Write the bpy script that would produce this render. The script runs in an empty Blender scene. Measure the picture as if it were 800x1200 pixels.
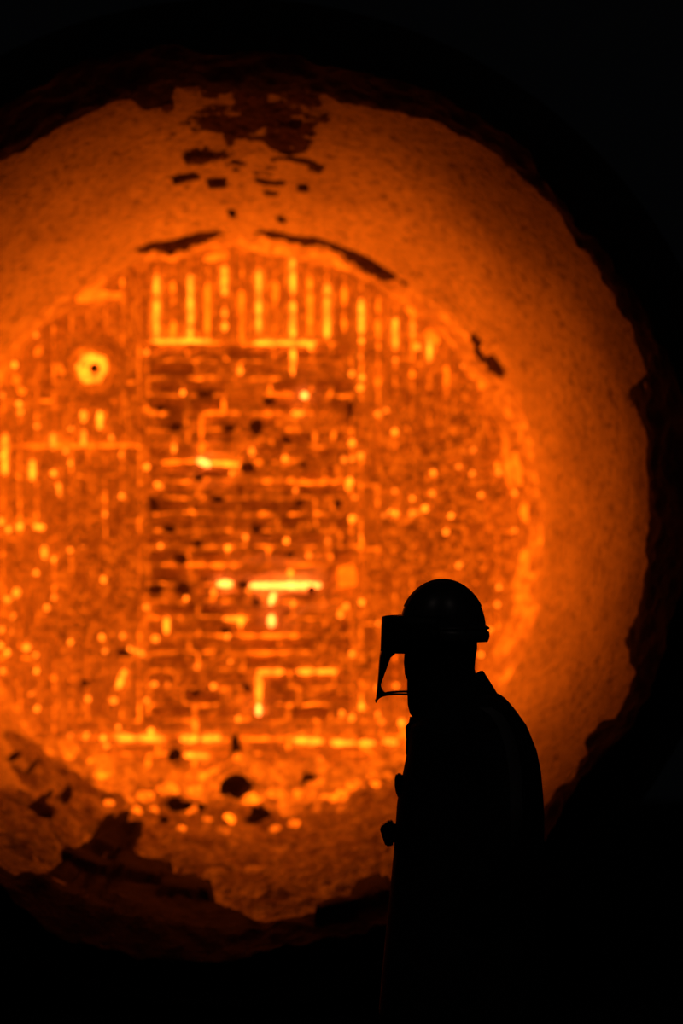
import bpy, bmesh, math, random
from mathutils import Vector, Matrix, noise

random.seed(7)
scene = bpy.context.scene
C = scene.collection
PI = math.pi

# ------------------------------------------------------------------ camera, world, lights, exposure
CAM_Z = 2.09
FPX = 5175.0                      # focal length in pixels of the 800 x 1200 frame
cam = bpy.data.cameras.new('camera')
cam.sensor_fit = 'VERTICAL'
cam.sensor_height = 36.0
cam.lens = FPX / 1200.0 * 36.0
cam.clip_end = 200
cam.dof.use_dof = True
cam.dof.focus_distance = 15.0
cam.dof.aperture_fstop = 1.95
cam_o = bpy.data.objects.new('camera', cam)
C.objects.link(cam_o)
cam_o.location = (0, 0, CAM_Z)
cam_o.rotation_euler = (PI / 2, 0, 0)
scene.camera = cam_o

w = bpy.data.worlds.new('dark_hall')
scene.world = w
w.use_nodes = True
w.node_tree.nodes['Background'].inputs[0].default_value = (0.55, 0.6, 0.7, 1)
w.node_tree.nodes['Background'].inputs[1].default_value = 0.0012

vs = scene.view_settings
vs.view_transform = 'Standard'
vs.look = 'None'
vs.exposure = 0.0
vs.gamma = 1.0
vs.use_curve_mapping = False

# two unseen dim lamps added high up for faint glints on the helmet
for i, (x, y) in enumerate(((-3.5, 9.0), (3.0, 8.0))):
    l = bpy.data.lights.new('glint_lamp', 'POINT')
    l.energy = 14
    l.color = (1.0, 0.8, 0.7)
    l.shadow_soft_size = 0.2
    o = bpy.data.objects.new('glint_lamp', l)
    o.location = (x, y, 9.0)
    C.objects.link(o)


# ------------------------------------------------------------------ helpers
def at(px, py, Y):
    """world point that stands at depth Y on the line of sight of a pixel"""
    return Vector(((px - 400.0) * Y / FPX, Y, CAM_Z + (600.0 - py) * Y / FPX))


def link(name, me, mat=None, parent=None, smooth=False):
    o = bpy.data.objects.new(name, me)
    C.objects.link(o)
    if mat is not None and not me.materials:
        me.materials.append(mat)
    if parent is not None:
        o.parent = parent
    if smooth:
        for p in me.polygons:
            p.use_smooth = True
    return o


def pymesh(name, verts, faces, mat=None, parent=None, smooth=False):
    me = bpy.data.meshes.new(name)
    me.from_pydata([tuple(v) for v in verts], [], faces)
    me.update()
    return link(name, me, mat, parent, smooth)


def bmobj(name, bm, mat=None, parent=None, smooth=False):
    me = bpy.data.meshes.new(name)
    bmesh.ops.recalc_face_normals(bm, faces=bm.faces)
    bm.to_mesh(me)
    bm.free()
    return link(name, me, mat, parent, smooth)


def tag(o, label=None, cat=None, group=None, kind=None):
    if label: o['label'] = label
    if cat: o['category'] = cat
    if group: o['group'] = group
    if kind: o['kind'] = kind
    return o


def empty(name, loc):
    o = bpy.data.objects.new(name, None)
    o.empty_display_size = 0.2
    o.location = loc
    C.objects.link(o)
    return o


def fbm(p, oct=4):
    return noise.fractal(Vector(p), 1.0, 2.0, oct)


def sstep(a, b, x):
    t = min(1.0, max(0.0, (x - a) / (b - a)))
    return t * t * (3 - 2 * t)


# ------------------------------------------------------------------ materials
HOT = (1.0, 0.127, 0.0022, 1)
HOTTER = (1.0, 0.175, 0.022, 1)      # a higher temperature glows yellower


def nodes_of(name):
    m = bpy.data.materials.new(name)
    m.use_nodes = True
    nt = m.node_tree
    b = nt.nodes['Principled BSDF']
    return m, nt, b


def noise_ramp(nt, scale, stops, detail=6.0, rough=0.6, stretch=(1, 1, 1), dist=0.0):
    g = nt.nodes.new('ShaderNodeNewGeometry')
    mp = nt.nodes.new('ShaderNodeMapping')
    mp.inputs['Scale'].default_value = stretch
    n = nt.nodes.new('ShaderNodeTexNoise')
    n.inputs['Scale'].default_value = scale
    n.inputs['Detail'].default_value = detail
    n.inputs['Roughness'].default_value = rough
    n.inputs['Distortion'].default_value = dist
    r = nt.nodes.new('ShaderNodeValToRGB')
    e = r.color_ramp.elements
    while len(e) < len(stops):
        e.new(0.5)
    for el, (p, v) in zip(e, stops):
        el.position = p
        el.color = (v, v, v, 1) if not isinstance(v, tuple) else v + (1,)
    nt.links.new(g.outputs['Position'], mp.inputs['Vector'])
    nt.links.new(mp.outputs[0], n.inputs['Vector'])
    nt.links.new(n.outputs['Fac'], r.inputs['Fac'])
    return r.outputs['Color']


def mul(nt, a, b):
    m = nt.nodes.new('ShaderNodeMath')
    m.operation = 'MULTIPLY'
    for i, s in enumerate((a, b)):
        if isinstance(s, (int, float)):
            m.inputs[i].default_value = s
        else:
            nt.links.new(s, m.inputs[i])
    return m.outputs[0]


def bump(nt, b, fac, strength, dist):
    bp = nt.nodes.new('ShaderNodeBump')
    bp.inputs['Strength'].default_value = strength
    bp.inputs['Distance'].default_value = dist
    nt.links.new(fac, bp.inputs['Height'])
    nt.links.new(bp.outputs[0], b.inputs['Normal'])


def hot_material(name, base, strength, layers, per_object=None, bumps=(40, 0.6, 0.01), mottle=None, col=HOT, depth=None):
    """glowing refractory: an emission strength with mottling; layers = list of (scale, stops, stretch)"""
    m, nt, b = nodes_of(name)
    b.inputs['Base Color'].default_value = base + (1,)
    b.inputs['Roughness'].default_value = 0.95
    b.inputs['Specular IOR Level'].default_value = 0.1
    b.inputs['Emission Color'].default_value = col
    if mottle:
        sc, lo = mottle
        dk = tuple(c * lo for c in base)
        nt.links.new(noise_ramp(nt, sc, [(0.37, dk), (0.47, base), (0.62, tuple(min(1, c * 1.12) for c in base))], detail=8, rough=0.7), b.inputs['Base Color'])
    s = strength
    for sc, stops, st in layers:
        s = mul(nt, noise_ramp(nt, sc, stops, stretch=st), s)
    if depth:
        # the lining is hotter the deeper it lies in the vessel: depth = (y mouth, y bottom, at mouth, at bottom)
        g = nt.nodes.new('ShaderNodeNewGeometry')
        sx = nt.nodes.new('ShaderNodeSeparateXYZ')
        nt.links.new(g.outputs['Position'], sx.inputs[0])
        mr = nt.nodes.new('ShaderNodeMapRange')
        mr.inputs['From Min'].default_value = depth[0]
        mr.inputs['From Max'].default_value = depth[1]
        nt.links.new(sx.outputs['Y'], mr.inputs['Value'])
        pw = nt.nodes.new('ShaderNodeMath')
        pw.operation = 'POWER'
        nt.links.new(mr.outputs[0], pw.inputs[0])
        pw.inputs[1].default_value = 1.6
        m2 = nt.nodes.new('ShaderNodeMath')
        m2.operation = 'MULTIPLY_ADD'
        nt.links.new(pw.outputs[0], m2.inputs[0])
        m2.inputs[1].default_value = depth[3] - depth[2]
        m2.inputs[2].default_value = depth[2]
        s = mul(nt, m2.outputs[0], s)
    if per_object:
        oi = nt.nodes.new('ShaderNodeObjectInfo')
        mr = nt.nodes.new('ShaderNodeMapRange')
        mr.inputs['To Min'].default_value = per_object[0]
        mr.inputs['To Max'].default_value = per_object[1]
        nt.links.new(oi.outputs['Random'], mr.inputs['Value'])
        s = mul(nt, mr.outputs[0], s)
    if isinstance(s, (int, float)):
        b.inputs['Emission Strength'].default_value = s
    else:
        nt.links.new(s, b.inputs['Emission Strength'])
    if bumps:
        bump(nt, b, noise_ramp(nt, bumps[0], [(0.3, 0.0), (0.7, 1.0)]), bumps[1], bumps[2])
    return m


def plain(name, base, rough=0.8, metal=0.0, spec=0.3, var=None, bmp=None):
    m, nt, b = nodes_of(name)
    b.inputs['Roughness'].default_value = rough
    b.inputs['Metallic'].default_value = metal
    b.inputs['Specular IOR Level'].default_value = spec
    sc, amt = var or (12.0, 0.25)
    lo = tuple(c * (1 - amt) for c in base)
    hi = tuple(min(1, c * (1 + amt)) for c in base)
    nt.links.new(noise_ramp(nt, sc, [(0.3, lo), (0.7, hi)]), b.inputs['Base Color'])
    if bmp:
        bump(nt, b, noise_ramp(nt, bmp[0], [(0.3, 0.0), (0.7, 1.0)]), bmp[1], bmp[2])
    return m


ONE = (1, 1, 1)
M = {}
M['brick'] = hot_material('hot_refractory_brick', (0.62, 0.5, 0.4), 0.33,
                          [(9, [(0.32, 0.3), (0.5, 0.85), (0.68, 1.35)], ONE), (36, [(0.39, 0.2), (0.5, 0.9), (0.61, 1.8)], ONE)],
                          per_object=(0.7, 1.25))
M['pad_brick'] = hot_material('hot_impact_pad_brick', (0.5, 0.36, 0.27), 0.25,
                              [(8, [(0.34, 0.15), (0.5, 0.8), (0.68, 1.8)], ONE), (34, [(0.39, 0.1), (0.5, 0.85), (0.61, 2.1)], ONE)],
                              per_object=(0.35, 1.5))
M['joint'] = hot_material('hot_joint_bed', (0.5, 0.4, 0.3), 1.4,
                          [(7, [(0.34, 0.15), (0.5, 0.7), (0.66, 2.0)], ONE), (30, [(0.4, 0.25), (0.55, 0.9), (0.7, 2.2)], ONE)])
M['seam'] = hot_material('molten_seam', (0.5, 0.4, 0.3), 3.8, [(20, [(0.32, 0.25), (0.62, 1.5)], ONE)], bumps=None, col=(1.0, 0.15, 0.005, 1))
M['seam_hot'] = hot_material('white_hot_seam', (0.5, 0.4, 0.3), 8.0, [(26, [(0.3, 0.7), (0.6, 1.2)], ONE)], bumps=None, col=HOTTER)
M['seam_dim'] = hot_material('dull_seam', (0.5, 0.4, 0.3), 1.9, [(20, [(0.36, 0.2), (0.6, 1.6)], ONE)], bumps=None)
M['bright_block'] = hot_material('bright_block', (0.6, 0.48, 0.38), 1.7, [(14, [(0.36, 0.7), (0.62, 1.3)], ONE)])
M['skin'] = hot_material('hot_slag_skin', (0.55, 0.42, 0.32), 0.42,
                         [(10, [(0.3, 0.45), (0.5, 0.9), (0.7, 1.4)], ONE), (32, [(0.40, 0.1), (0.5, 0.8), (0.6, 2.2)], ONE)],
                         bumps=(30, 0.8, 0.02))
M['collar'] = hot_material('hot_slag_collar', (0.6, 0.48, 0.38), 0.62,
                           [(5, [(0.36, 0.5), (0.5, 0.85), (0.63, 2.3)], ONE), (24, [(0.38, 0.35), (0.62, 1.7)], ONE)])
M['lining'] = hot_material('hot_vessel_lining', (0.37, 0.275, 0.22), 1.0,
                           [(2.2, [(0.3, 0.75), (0.7, 1.25)], (1, 0.3, 1)), (24, [(0.36, 0.2), (0.46, 0.9), (0.64, 1.3)], ONE)],
                           bumps=(24, 1.0, 0.035), mottle=(26, 0.4), depth=(18.3, 22.8, 0.035, 0.78))
M['bed'] = hot_material('warm_slag_bed', (0.5, 0.35, 0.26), 1.0,
                        [(5, [(0.34, 0.3), (0.66, 1.7)], ONE), (20, [(0.34, 0.1), (0.66, 1.9)], ONE)],
                        bumps=(18, 1.0, 0.06), mottle=(14, 0.3), depth=(18.3, 22.8, 0.04, 0.22))
M['heap'] = hot_material('hot_slag_heap', (0.5, 0.37, 0.28), 0.6,
                         [(8, [(0.34, 0.3), (0.66, 1.9)], ONE), (28, [(0.34, 0.2), (0.66, 1.9)], ONE)], bumps=(24, 1.0, 0.04))
M['splash'] = plain('cooled_slag_splash', (0.14, 0.085, 0.06), 0.95, var=(25, 0.6), bmp=(25, 0.8, 0.02))
M['hot_lump'] = hot_material('hot_slag_lump', (0.55, 0.42, 0.32), 1.7,
                             [(22, [(0.34, 0.25), (0.66, 1.7)], ONE)], per_object=(0.25, 1.5))
M['dark_slag'] = plain('cold_slag', (0.045, 0.026, 0.018), 0.9, bmp=(25, 0.8, 0.02))
M['crust'] = plain('cold_slag_crust', (0.045, 0.024, 0.017), 0.9, var=(8, 0.5), bmp=(16, 1.0, 0.03))
M['steel'] = plain('sooty_steel', (0.03, 0.027, 0.025), 0.7, 0.6)
M['floor'] = plain('dusty_shop_floor', (0.02, 0.018, 0.017), 0.95, bmp=(6, 0.4, 0.02))
M['coat'] = plain('dark_heat_coat_cloth', (0.022, 0.021, 0.022), 0.85, bmp=(14, 0.3, 0.01))
M['trouser'] = plain('dark_trouser_cloth', (0.018, 0.018, 0.02), 0.9)
M['leather'] = plain('dark_leather', (0.02, 0.015, 0.012), 0.6)
M['skin_person'] = plain('skin', (0.32, 0.19, 0.13), 0.6)
M['hood'] = plain('dark_hood_cloth', (0.02, 0.02, 0.021), 0.95)
M['helmet'] = plain('scuffed_helmet_shell', (0.05, 0.048, 0.045), 0.32, 0.0, 0.5, var=(30, 0.5))
M['black_plastic'] = plain('black_plastic', (0.012, 0.012, 0.012), 0.5)
M['tape'] = plain('grey_reflective_tape', (0.14, 0.14, 0.135), 0.5)
m, nt, b = nodes_of('clear_visor')
tr = nt.nodes.new('ShaderNodeBsdfTransparent')
tr.inputs[0].default_value = (0.93, 0.9, 0.86, 1)
gl = nt.nodes.new('ShaderNodeBsdfGlossy')
gl.inputs['Roughness'].default_value = 0.05
fr = nt.nodes.new('ShaderNodeFresnel')
fr.inputs['IOR'].default_value = 1.12
mx = nt.nodes.new('ShaderNodeMixShader')
nt.links.new(fr.outputs[0], mx.inputs[0])
nt.links.new(tr.outputs[0], mx.inputs[1])
nt.links.new(gl.outputs[0], mx.inputs[2])
nt.links.new(mx.outputs[0], nt.nodes['Material Output'].inputs[0])
M['visor'] = m
M['visor_edge_dark'] = plain('dark_edge_on_visor', (0.012, 0.01, 0.008), 0.15, 0.0, 0.5)  # near-black colour stands in for the clear sheet darkening at grazing view

# ------------------------------------------------------------------ floor
bm = bmesh.new()
bmesh.ops.create_grid(bm, x_segments=24, y_segments=30, size=1.0)
for v in bm.verts:
    v.co = Vector((v.co.x * 14, 14 + v.co.y * 18, 0.0))
    v.co.z = 0.0
fl = bmobj('floor', bm, M['floor'])
tag(fl, 'dark dusty concrete floor of the unlit hall', 'floor', kind='structure')

# ------------------------------------------------------------------ the vessel
Y0, Y1 = 18.3, 22.8
DEPTH = Y1 - Y0
CM = at(275, 590, Y0)
CB = at(285, 625, Y1)
RM = 505 * Y0 / FPX
RB = 342 * Y1 / FPX


def axis(d):
    return CM.lerp(CB, d / DEPTH)


def rad(d):
    return RM + (RB - RM) * d / DEPTH


def wall_pt(a, d, off=0.0):
    c = axis(d)
    r = rad(d) - off
    return Vector((c.x + r * math.cos(a), c.y, c.z + r * math.sin(a)))


ladle = empty('steel_ladle', (CM.x, (Y0 + Y1) / 2, 0.0))
tag(ladle, 'huge round ladle lying on its side, its brick-lined inside glowing orange', 'ladle')
LO = Vector(ladle.location)


def L(v):
    return Vector(v) - LO


def grid_surface(name, us, vs_, fn, mat, parent, keep=None, closed=False, smooth=True):
    verts, faces = [], []
    nu, nv = len(us), len(vs_)
    for u in us:
        for v in vs_:
            verts.append(fn(u, v))
    ok = [[True] * nv for _ in us]
    if keep:
        ok = [[keep(u, v) for v in vs_] for u in us]
    for i in range(nu if closed else nu - 1):
        j2 = (i + 1) % nu
        for j in range(nv - 1):
            if keep and not (ok[i][j] or ok[j2][j] or ok[i][j + 1] or ok[j2][j + 1]):
                continue
            faces.append((i * nv + j, j2 * nv + j, j2 * nv + j + 1, i * nv + j + 1))
    o = pymesh(name, verts, faces, mat, parent, smooth)
    if keep:
        bm_ = bmesh.new()
        bm_.from_mesh(o.data)
        bmesh.ops.delete(bm_, geom=[v for v in bm_.verts if not v.link_faces], context='VERTS')
        bm_.to_mesh(o.data)
        bm_.free()
    return o


# steel shell (outer drum, end plate and mouth flange in section)
prof = [(-0.10, 1.86), (-0.10, 2.08), (0.06, 2.08), (0.06, 2.0), (2.2, 1.93), (2.2, 2.0), (2.45, 2.0), (2.45, 1.92),
        (4.95, 1.82), (4.95, 0.02), (4.9, 0.02), (4.9, 1.72), (0.0, 1.86), (-0.10, 1.86)]
NA = 96
verts, faces = [], []
for i in range(NA):
    a = 2 * PI * i / NA
    for d, r in prof[:-1]:
        c = axis(d)
        verts.append(L((c.x + r * math.cos(a), c.y, c.z + r * math.sin(a))))
n = len(prof) - 1
for i in range(NA):
    for j in range(n):
        j2 = (j + 1) % n
        if {j, j2} == {9, 10}:
            continue
        i2 = (i + 1) % NA
        faces.append((i * n + j, i * n + j2, i2 * n + j2, i2 * n + j))
sh = pymesh('shell', verts, faces, M['steel'], ladle)

# lining of the inner wall
NAL, NDL = 440, 96


def lining_pt(a, d):
    p = wall_pt(a, d)
    q = Vector((math.cos(a) * 1.7, math.sin(a) * 1.7, d))
    off = 0.035 * fbm(q * 1.1, 3) + 0.016 * fbm(q * 5.0, 3)
    off += 0.012 * fbm((q.x * 1.2, q.y * 1.2, d * 9.0), 2)          # wear rings round the vessel
    return L(wall_pt(a, d, off))


us = [2 * PI * i / NAL for i in range(NAL)]
ds = [DEPTH * 1.02 * (j / (NDL - 1)) for j in range(NDL)]
lin = grid_surface('wall_lining', us, ds, lining_pt, M['lining'], ladle, closed=True)
tag(lin, 'smooth glowing refractory wall of the ladle, dimmer towards the mouth')

# ---------------- cold crust at the mouth: its ragged inner edge
EDGE = [(765, 600), (764, 560), (760, 510), (738, 466), (742, 452), (758, 442), (754, 400), (740, 362), (712, 320), (680, 288),
        (650, 242), (620, 206), (580, 180), (540, 160), (500, 141), (450, 126), (400, 112), (350, 108), (300, 112), (250, 106),
        (205, 100), (196, 124), (165, 128), (150, 108), (120, 118), (60, 150), (0, 190), (-80, 270), (-160, 380), (-210, 500),
        (-222, 600), (-205, 720), (-160, 840), (-100, 930), (-50, 990), (0, 1024), (60, 1022), (110, 1026), (128, 1040),
        (112, 1000), (104, 984), (130, 972), (152, 980), (160, 1010), (200, 1022), (215, 1038), (250, 1056), (300, 1082), (360, 1078),
        (420, 1060), (450, 1035), (490, 1045), (540, 1022), (600, 976), (640, 940), (652, 925), (688, 890), (694, 862), (724, 832),
        (744, 790), (738, 752), (760, 700), (764, 640)]
ed = []
for (px, py) in EDGE:
    # depth on the wall where the line of sight of that pixel meets it
    lo_, hi_ = -0.3, 3.0
    for _ in range(40):
        md = (lo_ + hi_) / 2
        c = axis(md)
        q = at(px, py, c.y)
        if math.hypot(q.x - c.x, q.z - c.z) > rad(md):
            hi_ = md
        else:
            lo_ = md
    c = axis(lo_)
    q = at(px, py, c.y)
    ed.append((math.atan2(q.z - c.z, q.x - c.x) % (2 * PI), lo_))
ed.sort()


def edge_depth(a):
    a %= 2 * PI
    e = ed
    for k in range(len(e)):
        a0, d0 = e[k]
        a1, d1 = e[(k + 1) % len(e)]
        if k == len(e) - 1:
            a1 += 2 * PI
            if a < a0:
                a += 2 * PI
        if a0 <= a <= a1:
            t = (a - a0) / max(1e-6, a1 - a0)
            return d0 + (d1 - d0) * t
    return 0.1


NAC = 720
uc = [2 * PI * i / NAC for i in range(NAC)]
EB = {}
for a in uc:
    q = Vector((math.cos(a) * 1.7, math.sin(a) * 1.7, 3.0))
    EB[a] = max(-0.06, edge_depth(a) + 0.10 * fbm(q * 4.0, 4))


def crust_pt(a, t):
    """t 0..1: from the outer lip (in front of the mouth) to the ragged inner edge"""
    b_ = EB[a]
    q = Vector((math.cos(a) * 1.8, math.sin(a) * 1.8, 7.0))
    lump = fbm(q * 2.2, 4)
    start = -0.24 + 0.05 * lump
    d = start + (b_ - start) * t
    flare = max(0.0, -d) * (0.38 + 0.25 * fbm(q * 1.3 + Vector((3, 1, 0)), 3))
    qq = Vector((math.cos(a) * 1.8, math.sin(a) * 1.8, d * 1.0))
    th = (0.035 + 0.03 * fbm(qq * 3.0, 4)) * (1 - t ** 8) + 0.012 * fbm(qq * 12, 3)
    if t >= 1.0:
        th = -0.03
    c = axis(d)
    r = rad(d) + flare - th
    return L((c.x + r * math.cos(a), c.y, c.z + r * math.sin(a)))


ts = [j / 30 for j in range(31)]
cr = grid_surface('rim_crust', uc, ts, crust_pt, M['crust'], ladle, closed=True)
tag(cr, 'ragged cold slag crust round the mouth')


# ring that closes the mouth between crust lip and steel shell
def lip_pt(a, t):
    q = Vector((math.cos(a) * 1.8, math.sin(a) * 1.8, 7.0))
    p0 = crust_pt(a, 0.0) + LO
    c = axis(-0.1)
    r1 = 1.93
    p1 = Vector((c.x + r1 * math.cos(a), c.y, c.z + r1 * math.sin(a)))
    p = p0.lerp(p1, t)
    p.y -= 0.04 * math.sin(PI * t)
    return L(p)


grid_surface('mouth_ring', uc, [0, 0.5, 1.0], lip_pt, M['crust'], ladle, closed=True)

# ---------------- cold slag splashes on the upper wall and a few on the lower wall (each a flake with its own outline)
def ang_depth(px, py):
    lo_, hi_ = -0.1, DEPTH
    for _ in range(40):
        md = (lo_ + hi_) / 2
        c = axis(md)
        q = at(px, py, c.y)
        if math.hypot(q.x - c.x, q.z - c.z) > rad(md):
            hi_ = md
        else:
            lo_ = md
    c = axis(lo_)
    q = at(px, py, c.y)
    return math.atan2(q.z - c.z, q.x - c.x), lo_


def flake(px, py, wpx, hpx, seed, mat='splash', th=0.02, extra=None):
    a0, d0 = ang_depth(px, py)
    D = Y0 + d0
    wa = wpx / 2 * D / FPX / rad(d0)          # half width as an angle
    wd = hpx / 2 / 38.0                       # about 38 pixels per metre of depth
    verts, faces = [], []
    N = 34
    rings = (0.0, 0.55, 0.85, 1.0)
    for ri, rr in enumerate(rings):
        for k in range(N):
            ph = 2 * PI * k / N
            wob = 1 + 0.4 * noise.noise(Vector((math.cos(ph) * 1.6, math.sin(ph) * 1.6, seed * 3.1))) + 0.3 * noise.noise(Vector((math.cos(ph) * 4, math.sin(ph) * 4, seed * 5.7)))
            ex = math.copysign(abs(math.cos(ph)) ** 0.7, math.cos(ph))
            ey = math.copysign(abs(math.sin(ph)) ** 0.7, math.sin(ph))
            a = a0 + wa * rr * wob * ex
            d = max(-0.05, d0 + wd * rr * wob * ey)
            h = (th * (1 - 0.35 * rr) + 0.012 * noise.noise(Vector((a * 12, d * 8, seed)))) if ri < 3 else -0.035
            if extra:
                h += extra(a % (2 * PI), d)
            verts.append(L(wall_pt(a, d, h + 0.02)))
    for ri in range(3):
        for k in range(N):
            k2 = (k + 1) % N
            faces.append((ri * N + k, ri * N + k2, (ri + 1) * N + k2, (ri + 1) * N + k))
    return pymesh('slag_flake', verts, faces, M[mat], ladle, True)


FL = [(232, 182, 40, 9), (216, 206, 34, 5), (345, 181, 58, 4), (330, 142, 40, 6), (372, 192, 20, 6), (318, 208, 40, 4), (255, 212, 26, 3), (268, 156, 12, 14), (318, 160, 12, 12),
      (318, 222, 18, 3), (355, 216, 14, 4), (272, 248, 10, 3), (330, 255, 12, 3), (195, 118, 16, 10)]
for i, (x, y, ww, hh) in enumerate(FL):
    flake(x, y, ww, hh, i + 1.0, th=0.012)


# thin cooled splashes spattered over the crown of the wall, ragged and streaked round the vessel
def sp_mask(a, d):
    c = axis(d)
    r = rad(d)
    px = 400 + (c.x + r * math.cos(a)) * FPX / c.y
    py = 600 - (c.z + r * math.sin(a) - CAM_Z) * FPX / c.y
    reg = math.exp(-((px - 295) / 95.0) ** 4 - ((py - 150) / 72.0) ** 4)
    n1 = fbm((a * 9.0, d * 3.2, 1.5), 4)
    n2 = noise.noise(Vector((math.floor(a * 26) * 1.7, math.floor(d * 4.5 + (math.floor(a * 26) % 2) * 0.5) * 2.3, 8.0)))
    return reg * 0.95 - 0.93 + 0.5 * n1 + 0.3 * n2 + 0.3 * noise.noise(Vector((a * 30, d * 14, 2)))


us_ = [PI * 0.5 - 0.42 + 0.78 * i / 240 for i in range(241)]
ds_ = [0.25 + 2.6 * j / 130 for j in range(131)]
SM = {(a, d): sp_mask(a, d) for a in us_ for d in ds_}
spl = grid_surface('slag_splash', us_, ds_, lambda a, d: L(wall_pt(a, d, 0.012 + 0.05 * min(0.5, max(-0.6, SM[a, d])) + 0.014 * fbm((a * 9, d * 5, 0), 3))), M['splash'], ladle, keep=lambda a, d: SM[a, d] > -0.05)
tag(spl, 'thin dark splashes over the crown of the wall', kind='stuff')

# ---------------- the brick bottom of the ladle
S = FPX / Y1
bottom = pymesh('brick_bottom', [], [], M['joint'], ladle)
# its body: the bed behind the joints
vb, fb = [], []
RBED = RB + 0.08
NB = 96
for yy in (Y1 + 0.055, Y1 + 0.3):
    vb.append(L((CB.x, yy, CB.z)))
    for i in range(NB):
        a = 2 * PI * i / NB
        vb.append(L((CB.x + RBED * math.cos(a), yy, CB.z + RBED * math.sin(a))))
for i in range(NB):
    j = (i + 1) % NB
    fb.append((0, 1 + i, 1 + j))
    fb.append((NB + 1, NB + 2 + j, NB + 2 + i))
    fb.append((1 + i, NB + 2 + i, NB + 2 + j, 1 + j))
bottom.data.from_pydata([tuple(v) for v in vb], [], fb)
tag(bottom, 'brick bottom of the ladle with bright joints')

BX, BZ = CB.x, CB.z


def w2(px, py):
    return (px - 400.0) / S, CAM_Z + (600.0 - py) / S


def brick(x0, x1, y0, y1, mat, gap=1.5, proud=0.0, chip=1.0):
    """one brick from its pixel rectangle at the bottom's depth; joints stay open"""
    ax, az = w2(x0 + gap, y1 - gap)
    bx_, bz = w2(x1 - gap, y0 + gap)
    cx, cz = (ax + bx_) / 2, (az + bz) / 2
    if bx_ - ax < 0.02 or bz - az < 0.02:
        return None
    nx = 3 if bx_ - ax > 0.12 else 2
    nz = 3 if bz - az > 0.12 else 2
    verts, faces = [], []
    idx = {}
    for i in range(nx + 1):
        for j in range(nz + 1):
            edge = i in (0, nx) or j in (0, nz)
            x = ax + (bx_ - ax) * i / nx - cx
            z = az + (bz - az) * j / nz - cz
            j_ = 0.006 * chip
            x += random.uniform(-j_, j_)
            z += random.uniform(-j_, j_)
            y = -proud + (0.014 * chip if edge else 0.0) + random.uniform(-0.008, 0.008) * chip
            if edge and random.random() < 0.15 * chip:
                y += 0.02
            idx[i, j] = len(verts)
            verts.append((x, y, z))
    for i in range(nx):
        for j in range(nz):
            faces.append((idx[i, j], idx[i + 1, j], idx[i + 1, j + 1], idx[i, j + 1]))
    loop = [(i, 0) for i in range(nx + 1)] + [(nx, j) for j in range(1, nz + 1)] + [(i, nz) for i in range(nx - 1, -1, -1)] + [(0, j) for j in range(nz - 1, 0, -1)]
    base = {}
    for k in loop:
        x, y, z = verts[idx[k]]
        base[k] = len(verts)
        verts.append((x * 0.98, 0.09, z * 0.98))
    for q in range(len(loop)):
        k, k2 = loop[q], loop[(q + 1) % len(loop)]
        faces.append((idx[k2], idx[k], base[k], base[k2]))
    o = pymesh('brick', verts, faces, mat, bottom)
    o.location = L((cx, Y1, cz))
    return o


def disc_y(x, r=342.0):
    """upper and lower pixel limits of the disc at pixel column x"""
    dx = x - 285.0
    if abs(dx) >= r:
        return None
    h = math.sqrt(r * r - dx * dx)
    return 625 - h, 625 + h


nbrick = 0
PADX0, PADX1 = 172, 412
PY = [402, 422, 443, 463, 484, 504, 522, 541, 563, 583, 602, 622, 641, 662, 685, 705, 724, 745, 765, 786, 806, 826, 845, 864, 884, 905, 925, 945, 966]
SPECIAL = {685: [172, 218, 250, 291, 320, 377, 412], 786: [172, 205, 250, 303, 340, 392, 412], 806: [172, 215, 260, 303, 350, 412]}
pad_rows = []
for r_ in range(len(PY) - 1):
    y0, y1 = PY[r_], PY[r_ + 1]
    xa, xb = PADX0, PADX1
    if y0 >= 845:
        h = disc_y(0)  # lower courses run wider, up to the wall
        half = math.sqrt(max(0, 345 ** 2 - ((y0 + y1) / 2 - 625) ** 2))
        xa, xb = max(75, 285 - half), min(470, 285 + half)
    if y0 in SPECIAL and y0 < 845:
        xs = SPECIAL[y0]
    else:
        xs = [xa]
        while xs[-1] < xb - 62:
            xs.append(xs[-1] + random.uniform(42, 62))
        xs.append(xs[-1] + (xb - xs[-1]) / 2)
        xs.append(xb)
    pad_rows.append((y0, y1, xs))
    for k in range(len(xs) - 1):
        low = y0 >= 845
        if brick(xs[k], xs[k + 1], y0, y1, M['brick'] if low or random.random() < 0.12 else M['pad_brick'], gap=1.6,
                 proud=random.uniform(-0.018, 0.03) if not low else random.uniform(0, 0.015), chip=1.0 if low else 1.7):
            nbrick += 1

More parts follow.
